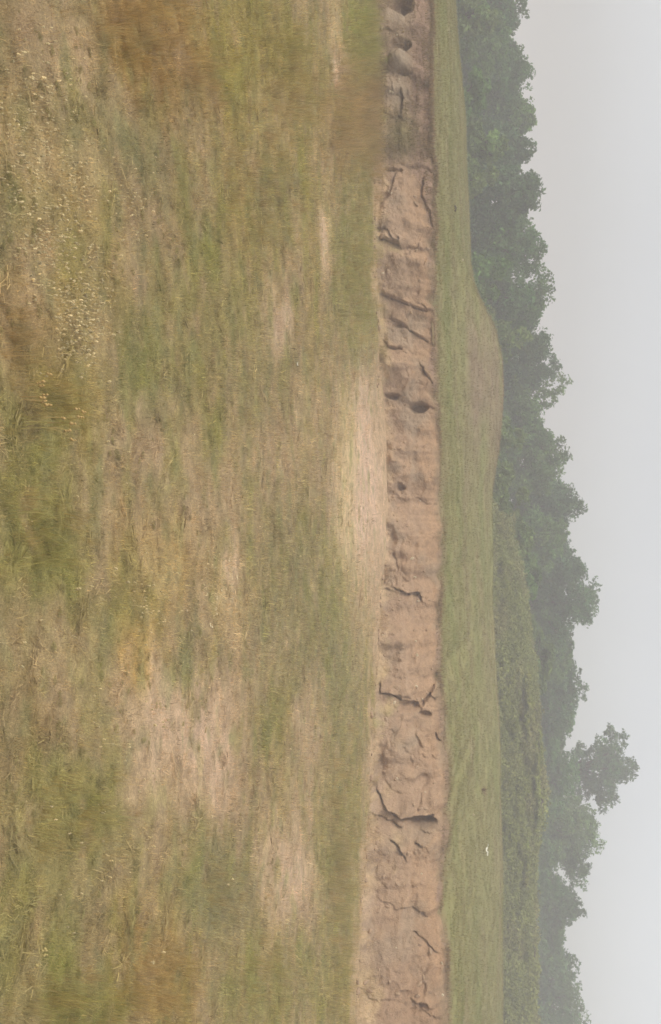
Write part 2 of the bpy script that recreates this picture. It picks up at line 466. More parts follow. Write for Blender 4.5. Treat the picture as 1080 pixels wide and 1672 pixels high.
soft = sstep(0, .14, e1); soft2 = sstep(0, .18, e2)
blocks = .075 * v1 * soft + .10 * t1 * soft - .05 * (1 - soft) + .022 * v2 * soft2 + .035 * t2 * soft2
blocks = blocks * (.35 + .65 * sstep(-.3, .4, fbm(BX / 1.7, BT, 2, 347)))
disp = (.6 * butt + lump * .55 + .45 * blocks - ledge + roundf) * fadeT * (.25 + .75 * fadeB)
holes = [(655,6,20,15,.55),(655,72,16,10,.45),(660,116,13,4,.22),(636,276,9,4,.2),(652,278,6,3,.15),(683,665,15,9,.5),(640,647,13,5,.35),
         (688,1342,24,11,.65),(668,1336,14,6,.4),(668,1152,16,9,.34),(694,1166,10,6,.3),(690,1694,14,7,.3),(655,795,7,7,.25),(690,1640,9,5,.22),
         (690,1615,7,10,.10),(640,1612,12,14,.12),(650,530,11,6,.22),(662,1622,10,6,.12),(630,740,12,22,.10),(690,1275,11,12,.14),(640,880,9,12,.12)]
cracks = [([(622,392),(632,394),(652,402)],2.6,.28),([(622,478),(640,486),(662,495),(696,506)],2.6,.30),([(636,520),(656,528)],5,.2),
          ([(660,532),(680,545),(697,556)],2.4,.18),([(630,567),(658,569)],2.6,.24),([(688,598),(694,608),(705,625)],2.6,.26),
          ([(645,960),(668,970),(682,968),(688,980)],3,.26),([(622,1116),(622,1130),(642,1132),(655,1140)],2.6,.3),([(712,1100),(708,1120),(700,1135),(690,1150)],3,.3),
          ([(700,1130),(712,1142)],2.6,.25),([(710,1196),(719,1212)],2.8,.28),([(618,1290),(634,1320),(655,1334),(680,1336),(706,1330)],3,.34),
          ([(642,1370),(655,1385),(662,1398)],2.8,.26),([(676,1374),(692,1382)],2.6,.24),([(676,1522),(700,1545),(712,1556)],3,.13),
          ([(676,1634),(686,1644),(700,1644)],3,.22),([(655,148),(657,170),(654,186)],2.8,.28),([(690,290),(688,318),(700,345),(708,375)],3.0,.22),
          ([(690,436),(696,420)],2.5,.15),([(650,935),(640,900)],3,.15),([(646,280),(642,300),(638,315)],2.2,.15),([(676,1196),(690,1222)],4,.10),([(690,1290),(684,1325)],3.5,.10)]
wob_x = 2.0 * fbm(BX / .16, BZ0 / .16, 3, 231); wob_u = 1.6 * fbm(BX / .14, BZ0 / .14, 3, 241)
qx, qu = pxb + wob_x, pub + wob_u
for x, u, rx, ru, d in holes:
    e = ((qx - x) / rx) ** 2 + ((qu - u) / ru) ** 2
    disp = disp - .7 * d * sstep(1.5, .15, e) * sstep(-1.9, .2, (qu - u) / ru + .3) ** .5 * fadeT
for pts, wd, d in cracks:
    for (x0, u0), (x1, u1) in zip(pts[:-1], pts[1:]):
        ex, eu = x1 - x0, u1 - u0
        t = np.clip(((qx - x0) * ex + (qu - u0) * eu) / (ex * ex + eu * eu), 0, 1)
        dd = np.hypot(qx - x0 - t * ex, qu - u0 - t * eu)
        ln = math.hypot(ex, eu)
        sg = ((qu - u0) * ex - (qx - x0) * eu) / ln          # + on the side of larger u
        inside = sstep(0, .12, t) * sstep(1, .88, t) if len(pts) == 2 else 1.0
        blk = sstep(1.0, -wd * .9, sg) * np.exp(-np.maximum(-sg, 0) / 14.0) * np.exp(-(np.maximum(dd - np.abs(sg), 0) / 6.0) ** 2)
        disp = disp - .40 * d * sstep(wd * .9, wd * .1, dd) * inside + .30 * d * blk * inside * fadeT
# bulging blocks between the fissures
for x, u, rx, ru, d in [(652,97,18,16,.20),(650,360,30,45,.10),(655,590,28,16,.08),(655,1060,40,45,.10),(665,1240,40,55,.12),(675,905,20,40,.07),(670,330,22,30,.05),(645,1420,30,30,.08)]:
    e = ((qx - x) / rx) ** 2 + ((qu - u) / ru) ** 2
    disp = disp + d * np.sqrt(np.clip(1 - e, 0, 1)) * fadeT
BYd = BY - disp
BZd = BZ0 + .025 * fbm(BX / .3, BT * 5, 3, 251) * fadeT * fadeB
# soil colours: orange upper horizon, pinkish grey below, washed pale foot, brown thatch on the upper part at one end
clay = lin((172, 144, 116)); orange = lin((178, 144, 110)); grey = lin((160, 142, 118)); brown = lin((168, 139, 116)); pale = lin((182, 158, 130)); green = lin((138, 126, 78))
f1 = sstep(-.35, .5, (BT - .62) + .28 * fbm(BX / .8, BT * 2, 4, 261))[..., None]
bc = clay * (1 - f1) + orange * f1
f2 = (sstep(0, .7, fbm(BX / .9, BT * 2.4, 4, 271)) * .55)[..., None]
bc = bc * (1 - f2) + grey * f2
f3 = (sstep(.3, .06, BT + .12 * fbm(BX / .6, BT * 3, 3, 281)) * .7)[..., None]
bc = bc * (1 - f3) + pale * f3
topc = np.interp(pub, _UT, _XCL) + 6 * fbm(BX / .3, BZ0 / .2, 3, 291) + 5 * fbm(BX / 1.2, BX * 0 + 4.4, 2, 293) + 1
f4 = sstep(-1.5, 2.5, pxb - topc)[..., None]
f4 = np.maximum(f4, (sstep(14, -10, pub - 262 - 14 * fbm(BX / .4, BZ0 / .3, 3, 301)) * .8)[..., None])
lowleft = (sstep(690, 655, pxb) * sstep(300, 240, pub))[..., None]
bc = bc * (1 - f4) + (brown * (1 - lowleft * .6) + lin((160, 140, 110)) * lowleft * .6) * f4
cl = np.exp(-(((pub - 97) / 20) ** 2 + ((pxb - 652) / 20) ** 2) ** 2) + .8 * np.exp(-(((pub - 152) / 26) ** 2 + ((pxb - 650) / 22) ** 2) ** 2) + .7 * np.exp(-(((pub - 30) / 14) ** 2 + ((pxb - 650) / 24) ** 2) ** 2)
f9 = (np.clip(cl, 0, 1) * .8)[..., None]
bc = bc * (1 - f9) + grey * f9
f5 = (np.exp(-((pub - 218) / 34) ** 2 - ((pxb - 655) / 26) ** 2) * .8)[..., None]
bc = bc * (1 - f5) + green * f5
f6 = (sstep(1450, 1640, pub) * .5)[..., None]
bc = bc * (1 - f6) + lin((158, 128, 100)) * f6
bc = bc * (1 + .10 * fbm(BX / .25, BZ0 / .2, 3, 311))[..., None]
f8 = (sstep(.88, 1.0, BT + .06 * fbm(BX / .35, BT * 4, 4, 319) + .05 * fbm(BX / 1.1, BT, 2, 321)) * .85)[..., None]
bc = bc * (1 - f8) + lin((154, 131, 100)) * f8
bc = bc * .93
wc, wb = cover(BX, np.minimum(BY, yf - .35))
f7 = (sstep(.34, .10, BT + .26 * fbm(BX / .5, BT * 3, 4, 317)) * .85)[..., None]
bc = bc * (1 - f7) + wc * f7
bank = mesh_obj('eroded_bank', np.stack([BX, BYd, BZd], -1).reshape(-1, 3), grid_faces(len(bx), len(bt)), M_clay, col=np.clip(bc, .01, 1).reshape(-1, 3))
tag(bank, 'bare pinkish clay bank cut by cracks and hollows along the field', kind='structure')

def bank_point(x, u):
    """world point on the bank face at the measured place"""
    X0 = float(np.interp(u, _U, fx))
    d2 = (pxb - x) ** 2 + (pub - u) ** 2
    k = np.unravel_index(np.argmin(d2), d2.shape)
    return Vector((BX[k], BYd[k], BZd[k]))

def pebble_mesh(name, seed, mat, n=1):
    import bmesh
    bm = bmesh.new()
    bmesh.ops.create_icosphere(bm, subdivisions=1, radius=1)
    r = np.random.default_rng(seed)
    for v in bm.verts:
        v.co *= float(.75 + .45 * r.random())
        v.co.z *= .7
    me = bpy.data.meshes.new(name); bm.to_mesh(me); bm.free()
    me.materials.append(mat)
    return me
PEB = [pebble_mesh('stone', s, M_stone) for s in range(4)]
M_clod = plain_mat('clay_clod', (168, 142, 114), scale=6)
CLD = [pebble_mesh('clay_clod', 20 + s, M_clod) for s in range(5)]
spots = [(647,57),(624,50),(661,85),(637,150),(641,152),(652,130),(665,185),(636,315),(641,320),(627,447),(662,575),(686,818),
         (674,911),(677,942),(683,982),(680,1046),(683,1068),(680,1117),(627,1034),(689,1140),(645,1145),(650,1267),(695,1292),(690,1425),(721,1572),(723,1622),(649,1542)]
for k, (x, u) in enumerate(spots):
    p = bank_point(x, u)
    o = bpy.data.objects.new('stone', PEB[k % 4]); C.objects.link(o); o.parent = bank
    s = .018 + .02 * rng.random()
    o.location = p + Vector((0, -.01, 0)); o.scale = (s * (1 + .6 * rng.random()), s, s); o.rotation_euler = rng.random(3) * 6
for k in range(70):                                        # clods fallen to the foot
    u = rng.uniform(265, 1670)
    if 650 < u < 930: continue
    X = float(np.interp(u, _U, fx)); Y = float(foot_y(np.array([X]))[0]) - .2 - .5 * rng.random() ** 2
    o = bpy.data.objects.new('clay_clod', CLD[k % 5]); C.objects.link(o); o.parent = bank
    s = .025 + .055 * rng.random() ** 2.2
    o.location = (X, Y, float(ground_z(np.array([X]), np.array([Y]))[0]) + s * .3)
    o.scale = (s * 1.3, s, s); o.rotation_euler = (0, 0, 6 * rng.random())

for k in range(200):                                       # clods sticking out of the face
    u = rng.uniform(268, 1672); lo = float(np.interp(u, _U, _XF)); hi = float(np.interp(u, _UT, _XCL))
    p = bank_point(lo + (hi - lo) * (.08 + .84 * rng.random() ** 1.4), u)
    o = bpy.data.objects.new('clay_clod', CLD[k % 5]); C.objects.link(o); o.parent = bank
    q = .018 + .05 * rng.random() ** 2.5
    o.location = p + Vector((0, q * .15, 0)); o.scale = (q * 1.4, q, q); o.rotation_euler = rng.random(3) * 6

# ------------------------------------------------------------------ grass: clump variants and scatter
def clump(name, n, rad, h, wid, lean, seed, seg=3, droop=.5, head=False, hvar=.45):
    r = np.random.default_rng(seed)
    V, Fc, B = [], [], []
    for i in range(n):
        a = r.uniform(0, 2 * math.pi); q = rad * math.sqrt(r.random())
        x, y = q * math.cos(a), q * math.sin(a)
        hh = h * (1 + hvar * r.normal()); hh = max(hh, h * .25)
        th = r.uniform(0, 2 * math.pi); ln = lean * abs(r.normal()) ; ln = min(ln, 1.35)
        dx, dy = math.cos(th), math.sin(th)
        w = wid * r.uniform(.6, 1.3)
        sx, sy = -dy * w * .5, dx * w * .5
        br = r.uniform(.72, 1.22); hue = r.normal() * .06
        b = (br * (1 + hue), br, br * (1 - hue))
        base = len(V); ang = ln; px, py, pz = x, y, -.01
        for s in range(seg + 1):
            f = 1 - (s / seg) ** 1.5
            f = max(f, .08)
            V.append((px - sx * f, py - sy * f, pz)); V.append((px + sx * f, py + sy * f, pz))
            B += [b, b]
            L = hh / seg
            px += dx * math.sin(ang) * L; py += dy * math.sin(ang) * L; pz += math.cos(ang) * L
            pz = max(pz, .004)
            ang = min(ang + droop * r.uniform(.2, 1) / seg * 1.6, 1.6)
        for s in range(seg):
            k = base + 2 * s
            Fc.append((k, k + 1, k + 3, k + 2))
        if head:                       # seed head
            for hd in range(3):
                k = len(V); e = wid * r.uniform(1.2, 2.4); c = np.array((px, py, pz - hd * e * 1.1))
                o = r.normal(size=3) * e * .3
                for d in ((e, 0, 0), (0, e, 0), (-e, 0, 0), (0, -e, 0), (0, 0, e * 1.4), (0, 0, -e * 1.4)):
                    V.append(tuple(c + o + np.array(d))); B.append((br * 1.1,) * 3)
                for q4 in ((0, 1, 4), (1, 2, 4), (2, 3, 4), (3, 0, 4), (1, 0, 5), (2, 1, 5), (3, 2, 5), (0, 3, 5)):
                    Fc.append(tuple(k + j for j in q4))
    me = bpy.data.meshes.new(name)
    me.from_pydata(V, [], Fc)
    at = me.attributes.new('blade', 'FLOAT_COLOR', 'POINT')
    c4 = np.ones((len(V), 4), np.float32); c4[:, :3] = B
    at.data.foreach_set('color', c4.ravel())
    me.polygons.foreach_set('use_smooth', np.full(len(me.polygons), True))
    me.materials.append(M_blade)
    return bpy.data.objects.new(name, me)

def library(name, objs):
    c = bpy.data.collections.new(name)
    for i, o in enumerate(objs):
        o.name = '%s_%02d' % (name, i)
        c.objects.link(o)
    return c

def scatter(name, pts, scl, tint, lib, nvar, rot=None, label=None):
    n = len(pts)
    me = bpy.data.meshes.new(name)
    me.vertices.add(n)
    me.vertices.foreach_set('co', np.asarray(pts, np.float32).ravel())
    if rot is None:
        rot = np.stack([rng.normal(size=n) * .08, rng.normal(size=n) * .08, rng.uniform(0, 6.283, n)], 1)
    if np.ndim(scl) == 1: scl = np.stack([scl] * 3, 1)
    for nm, ty, key, val in (('rot', 'FLOAT_VECTOR', 'vector', rot), ('scl', 'FLOAT_VECTOR', 'vector', scl)):
        a = me.attributes.new(nm, ty, 'POINT'); a.data.foreach_set(key, np.asarray(val, np.float32).ravel())
    a = me.attributes.new('idx', 'INT', 'POINT'); a.data.foreach_set('value', rng.integers(0, nvar, n).astype(np.int32))
    a = me.attributes.new('tint', 'FLOAT_COLOR', 'POINT')
    c4 = np.ones((n, 4), np.float32); c4[:, :3] = np.clip(tint, .005, 1); a.data.foreach_set('color', c4.ravel())
    o = bpy.data.objects.new(name, me); C.objects.link(o)
    ng = bpy.data.node_groups.new(name + '_scatter', 'GeometryNodeTree')
    ng.interface.new_socket('Geometry', in_out='INPUT', socket_type='NodeSocketGeometry')
    ng.interface.new_socket('Geometry', in_out='OUTPUT', socket_type='NodeSocketGeometry')
    N, L = ng.nodes, ng.links
    gi = N.new('NodeGroupInput'); go = N.new('NodeGroupOutput')
    ip = N.new('GeometryNodeInstanceOnPoints')
    ci = N.new('GeometryNodeCollectionInfo'); ci.inputs['Collection'].default_value = lib
    ci.inputs['Separate Children'].default_value = True; ci.inputs['Reset Children'].default_value = True
    def attr(nm, dt):
        q = N.new('GeometryNodeInputNamedAttribute'); q.data_type = dt; q.inputs['Name'].default_value = nm
        return q.outputs['Attribute']
    e2r = N.new('FunctionNodeEulerToRotation')
    L.new(attr('rot', 'FLOAT_VECTOR'), e2r.inputs[0])
    L.new(gi.outputs[0], ip.inputs['Points']); L.new(ci.outputs[0], ip.inputs['Instance'])
    ip.inputs['Pick Instance'].default_value = True
    L.new(attr('idx', 'INT'), ip.inputs['Instance Index'])
    L.new(e2r.outputs[0], ip.inputs['Rotation'])
    L.new(attr('scl', 'FLOAT_VECTOR'), ip.inputs['Scale'])
    L.new(ip.outputs[0], go.inputs[0])
    md = o.modifiers.new('scatter', 'NODES'); md.node_group = ng
    tag(o, label, kind='stuff')
    return o

lib_short = library('short_grass', [clump('c', 20, .085, .045, .0042, .75, 300 + i, 2, .7) for i in range(5)] +
                    [clump('c', 22, .10, .055, .0038, 1.25, 320 + i, 2, .5) for i in range(4)])
lib_tall = library('tall_grass', [clump('c', 34, .07, .24, .0030, .22, 340 + i, 4, .55) for i in range(4)])
lib_far = library('meadow_grass', [clump('c', 34, .24, .055, .011, .7, 360 + i, 2, .6) for i in range(5)])
lib_head = library('seed_head', [clump('c', 2, .05, .075, .0031, .4, 380 + i, 2, .4, head=True) for i in range(4)])
def bushlet(name, n, seed):
    r = np.random.default_rng(seed); d = r.normal(size=(n, 3)); d /= np.linalg.norm(d, axis=1)[:, None]; d[:, 2] = np.abs(d[:, 2])
    lob = r.normal(size=(7, 3)); lob /= np.linalg.norm(lob, axis=1)[:, None]; lob[:, 2] = np.abs(lob[:, 2])
    P = lob[r.integers(0, 7, n)] * .55 + d * r.uniform(.25, .5, (n, 1)); P = P * np.array((.6, .6, .55))
    nr = d + r.normal(size=(n, 3)) * .6; nr /= np.linalg.norm(nr, axis=1)[:, None]
    a = np.cross(nr, r.normal(size=(n, 3))); a /= np.linalg.norm(a, axis=1)[:, None]; b = np.cross(nr, a)
    s_ = .05 * r.uniform(.6, 1.5, (n, 1))
    V = np.stack([P - a * s_, P - b * s_ * .6, P + a * s_, P + b * s_ * .6], 1).reshape(-1, 3)
    o = mesh_obj(name, V, np.arange(4 * n).reshape(-1, 4), M_blade, smooth=False)
    at = o.data.attributes.new('blade', 'FLOAT_COLOR', 'POINT'); c4 = np.ones((4 * n, 4), np.float32)
    c4[:, :3] = np.repeat(r.uniform(.75, 1.2, (n, 1)), 4, 0); at.data.foreach_set('color', c4.ravel())
    C.objects.unlink(o)
    return o
lib_scrub = library('scrub', [bushlet('c', 260, 400 + i) for i in range(4)])

def sample_view(n, y0, y1, power, margin=1.2):
    v = rng.random(n)
    Y = y0 * (y1 / y0) ** (v ** power)
    X = rng.uniform(-1, 1, n) * (.503 * Y + margin)
    return X, Y

# short turf of the near field
X, Y = sample_view(88000, 3.9, 22.6, .85)
k = Y < foot_y(X) - .1
X, Y = X[k], Y[k]
tc, br = cover(X, Y)
k = rng.random(len(X)) > br * .88
X, Y, tc = X[k], Y[k], tc[k]
den = .5 + .5 * sstep(-.5, .5, fbm(X / .3, Y / .3, 2, 401))
k = rng.random(len(X)) < den
X, Y, tc = X[k], Y[k], tc[k]
n = len(X)
tc = tc * (1.22 * (1 + .26 * rng.normal(size=n)))[:, None]
mixs = (rng.random(n) < .22)[:, None] * rng.uniform(.2, .7, (n, 1))
tc = tc * (1 - mixs) + lin((196, 174, 124)) * mixs
sc = np.clip(.75 + .3 * rng.normal(size=n), .35, 1.6) * (.55 + .45 * sstep(3.9, 12, Y)) * (1 + .35 * sstep(8, 20, Y))
scatter('grass', np.stack([X, Y, ground_z(X, Y)], 1), sc, tc, lib_short, 9, label='short dry and olive grass covering the near field')

# flattened straw, laid over along the field
def straw(name, n, seed):
    r = np.random.default_rng(seed); V, Fc, B = [], [], []
    for i in range(n):
        x, y, z = r.normal() * .10, r.normal() * .05, r.uniform(.006, .035)
        a = r.normal() * .30; L = r.uniform(.04, .13); w = r.uniform(.0018, .0045); t = r.normal() * .12
        d = np.array((math.cos(a), math.sin(a), t)) * L; q = np.array((-math.sin(a), math.cos(a), r.normal() * .5)) * w
        c = np.array((x, y, z)); k = len(V); br = r.uniform(.6, 1.25)
        V += [tuple(c - d * .5 - q), tuple(c - d * .5 + q), tuple(c + d * .5 + q), tuple(c + d * .5 - q)]; Fc.append((k, k + 1, k + 2, k + 3)); B += [(br,) * 3] * 4
    me = bpy.data.meshes.new(name); me.from_pydata(V, [], Fc)
    at = me.attributes.new('blade', 'FLOAT_COLOR', 'POINT'); c4 = np.ones((len(V), 4), np.float32); c4[:, :3] = B
    at.data.foreach_set('color', c4.ravel()); me.materials.append(M_blade)
    return bpy.data.objects.new(name, me)
lib_straw = library('straw', [straw('c', 26, 700 + i) for i in range(5)])
X, Y = sample_view(8000, 3.9, 22.6, .8)
k = Y < foot_y(X) - .1
X, Y = X[k], Y[k]
tc, br = cover(X, Y)
k = rng.random(len(X)) < (.12 + .88 * sstep(.0, .6, fbm(X / .7, Y / .25, 3, 411))) * (1 - .6 * br)
X, Y, tc = X[k], Y[k], tc[k]; n = len(X)
a_ = rng.uniform(.0, .35, (n, 1)); tc = (tc * (1 - a_) + lin((190, 166, 118)) * .9 * a_) * (1.02 + .14 * rng.normal(size=n))[:, None]
sc = np.clip(.62 + .2 * rng.normal(size=n), .3, 1.2) * (.7 + .4 * sstep(4, 16, Y))
rot = np.stack([rng.normal(size=n) * .06, rng.normal(size=n) * .06, rng.uniform(0, 6.283, n)], 1)
scatter('flattened_straw', np.stack([X, Y, ground_z(X, Y)], 1), sc, tc, lib_straw, 5, rot=rot, label='dead straw laid flat among the near grass')

# taller feathery ochre grass in its patches
px_, pu_ = [], []
for x, u, rx, ru, m in [(235,50,75,75,170),(330,120,45,50,60),(572,185,40,85,330),(470,130,50,90,160),(590,50,22,60,160),(585,430,30,130,220),(250,1610,55,70,90),
                        (75,660,45,50,55),(120,1640,80,50,90),(60,870,60,70,55),(110,1330,70,80,60),(555,1450,22,200,260),(430,300,60,120,130),(350,1450,40,80,60),(440,1600,60,60,60),(20,560,25,60,30),(606,120,12,110,420),(606,225,12,60,260)]:
    m = int(m * 1.6)
    px_.append(x + rx * rng.normal(size=m) * .6); pu_.append(u + ru * rng.normal(size=m) * .6)
px_ = np.concatenate(px_); pu_ = np.concatenate(pu_)
px_ = np.where(px_ > 613, 613 - 6 * rng.random(len(px_)), px_)
X, Y = on_plane(px_, pu_, 0)
k = (Y < foot_y(X) - .05) & (Y > 3.9)
X, Y = X[k], Y[k]
tc, br = cover(X, Y)
n = len(X)
tc = tc * (1.1 * (1 + .15 * rng.normal(size=n)))[:, None]
mixs = (rng.random(n) < .4)[:, None] * .45
tc = tc * (1 - mixs) + lin((180, 146, 84)) * mixs
sc = np.clip(.62 + .25 * rng.normal(size=n), .3, 1.3) * (.6 + .5 * sstep(5, 18, Y))
scatter('feathery_grass', np.stack([X, Y, ground_z(X, Y)], 1), sc, tc, lib_tall, 4, label='taller feathery ochre grass in loose patches')

# little dark weeds between the tufts
X, Y = sample_view(9000, 3.9, 21, .8)
k = (Y < foot_y(X) - .4) & (rng.random(len(X)) < sstep(-.1, .6, fbm(X / .9, Y / .9, 3, 441)))
X, Y = X[k], Y[k]; n = len(X)
tc = .45 * cover(X, Y)[0] + .75 * lin((142, 136, 86)) * (1 + .22 * rng.normal(size=n))[:, None]
sc = np.clip(.030 + .014 * rng.normal(size=n), .012, .075)
scatter('low_weeds', np.stack([X, Y, ground_z(X, Y)], 1), np.stack([sc * 1.3, sc * 1.3, sc * .8], 1), tc, lib_scrub, 4, label='little dark weeds dotted through the near grass')

# pale seed heads speckling one side of the near field
px_, pu_ = [], []
for x, u, rx, ru, m in [(45,230,60,50,60),(110,300,40,50,60),(70,400,45,60,110),(130,500,35,55,170),(110,560,30,40,40),(30,300,30,50,30),(60,130,60,70,30),(250,990,35,50,26),(350,960,20,50,30),(215,330,30,60,30),(300,1000,200,300,40),(200,1300,150,250,24)]:
    px_.append(x + rx * rng.normal(size=m) * .65); pu_.append(u + ru * rng.normal(size=m) * .65)
X, Y = on_plane(np.concatenate(px_), np.concatenate(pu_), .05)
k = Y > 3.9
X, Y = X[k], Y[k]; n = len(X)
tc = lin((216, 198, 152)) * (1 + .15 * rng.normal(size=n))[:, None]
scatter('seed_heads', np.stack([X, Y, ground_z(X, Y)], 1), np.clip(.8 + .25 * rng.normal(size=n), .4, 1.3), tc, lib_head, 4, label='pale seed heads speckling the dry grass')

# meadow turf
X, Y = [], []
n0 = 26000
Y = 20 + 20.5 * rng.random(n0) ** .8
X = rng.uniform(-1, 1, n0) * (.503 * Y + 1.5)
k = (Y > lip_y(X) + .02) & (Y < YC + 1.5)
X, Y = X[k], Y[k]; n = len(X)
tc = meadow_col(X, Y) * (1.10 * (1 + .05 * rng.normal(size=n)))[:, None]
sc = np.clip(.75 + .2 * rng.normal(size=n), .4, 1.3)
scatter('meadow_grass', np.stack([X, Y, meadow_z(X, Y)], 1), sc, tc, lib_far, 5, label='short even green grass on the meadow terrace')

# grass creeping up the foot of the bank
ii = np.where((BT > .04) & (BT < .26) & (np.abs(BX) < 13.4) & ((pub < 640) | (pub > 930)))
pick = rng.integers(0, len(ii[0]), 9000)
kk = (ii[0][pick], ii[1][pick])
X, Y, Z = BX[kk], BYd[kk], BZd[kk]
k = rng.random(len(X)) < sstep(.0, .55, fbm(X / .8, Y * 0 + 3.1, 3, 431) - 1.1 * (BT[kk] - .10)) * .95
X, Y, Z = X[k], Y[k], Z[k]; n = len(X)
tc, br = cover(X, Y - .9)
tc = tc * (1.05 * (1 + .12 * rng.normal(size=n)))[:, None]
scatter('foot_grass', np.stack([X, Y, Z], 1), np.clip(1.35 + .4 * rng.normal(size=n), .5, 2.4), tc, lib_short, 9, label='sparse grass creeping up the foot of the clay bank')

# fringe of dry grass hanging over the lip and brown thatch on the grown-over end of the bank
X = np.concatenate([rng.uniform(-13, 12, 2400), rng.uniform(-13, -7.4, 500)])
X = X[rng.random(len(X)) < np.where(X < -7.4, 1, sstep(-.15, .5, fbm(X / .7, X * 0 + .5, 3, 421)))]
Y = lip_y(X) + .04 + .25 * rng.random(len(X)) ** 2
Z = meadow_z(X, Y)
ii = np.where((f4[..., 0] > .45) & (f9[..., 0] < .2) & (BT > .22) & (np.abs(BX) < 13.4) & (disp > -.30))
pick = rng.integers(0, len(ii[0]), 1500)
kk = (ii[0][pick], ii[1][pick])
X = np.concatenate([X, BX[kk]]); Y = np.concatenate([Y, BYd[kk]]); Z = np.concatenate([Z, BZd[kk]])
n = len(X)
a_ = rng.random((n, 1)); tc = (lin((136, 114, 90)) * a_ + lin((146, 128, 90)) * (1 - a_)) * 1.18
pxt, put = to_px(X, Y, Z)
gg = (np.exp(-((put - 222) / 34) ** 2) * .8 * sstep(690, 670, pxt))[:, None]
tc = tc * (1 - gg) + lin((138, 130, 76)) * .85 * gg
tc = tc * (1 + .12 * rng.normal(size=n))[:, None]
sc = np.clip(.75 + .35 * rng.normal(size=n), .25, 1.8)
scatter('bank_thatch', np.stack([X, Y, Z], 1), sc, tc, lib_far, 5, label='brown dry grass hanging over the lip of the bank')

# rank scrub on the slope behind the meadow
n0 = 9000
Y = rng.uniform(42, 60, n0); X = rng.uniform(-1.0, 1, n0) * (.503 * Y + 2)
k = X > -1.5 + 1.2 * rng.normal(size=n0)
X, Y = X[k], Y[k]; n = len(X)
tc = meadow_col(X, Y) * (1.15 * (1 + .08 * rng.normal(size=n)))[:, None]
sc = np.clip(.8 + .3 * rng.normal(size=n), .3, 1.7)
scatter('slope_scrub', np.stack([X, Y, meadow_z(X, Y)], 1), sc, tc, lib_scrub, 4, label='rough olive scrub and weeds on the slope behind the meadow')

# ------------------------------------------------------------------ trees and shrubs
def tube(V, Fc, p0, p1, r0, r1, k=7):
    d = (p1 - p0); d = d / max(np.linalg.norm(d), 1e-6)
    a = np.cross(d, (0, 0, 1.0) if abs(d[2]) < .9 else (1.0, 0, 0)); a /= np.linalg.norm(a); b = np.cross(d, a)
    s = len(V)
    for p, r in ((p0, r0), (p1, r1)):
        for i in range(k):
            t = 2 * math.pi * i / k
            V.append(p + r * (math.cos(t) * a + math.sin(t) * b))
    for i in range(k):
        j = (i + 1) % k
        Fc.append((s + i, s + j, s + k + j, s + k + i))

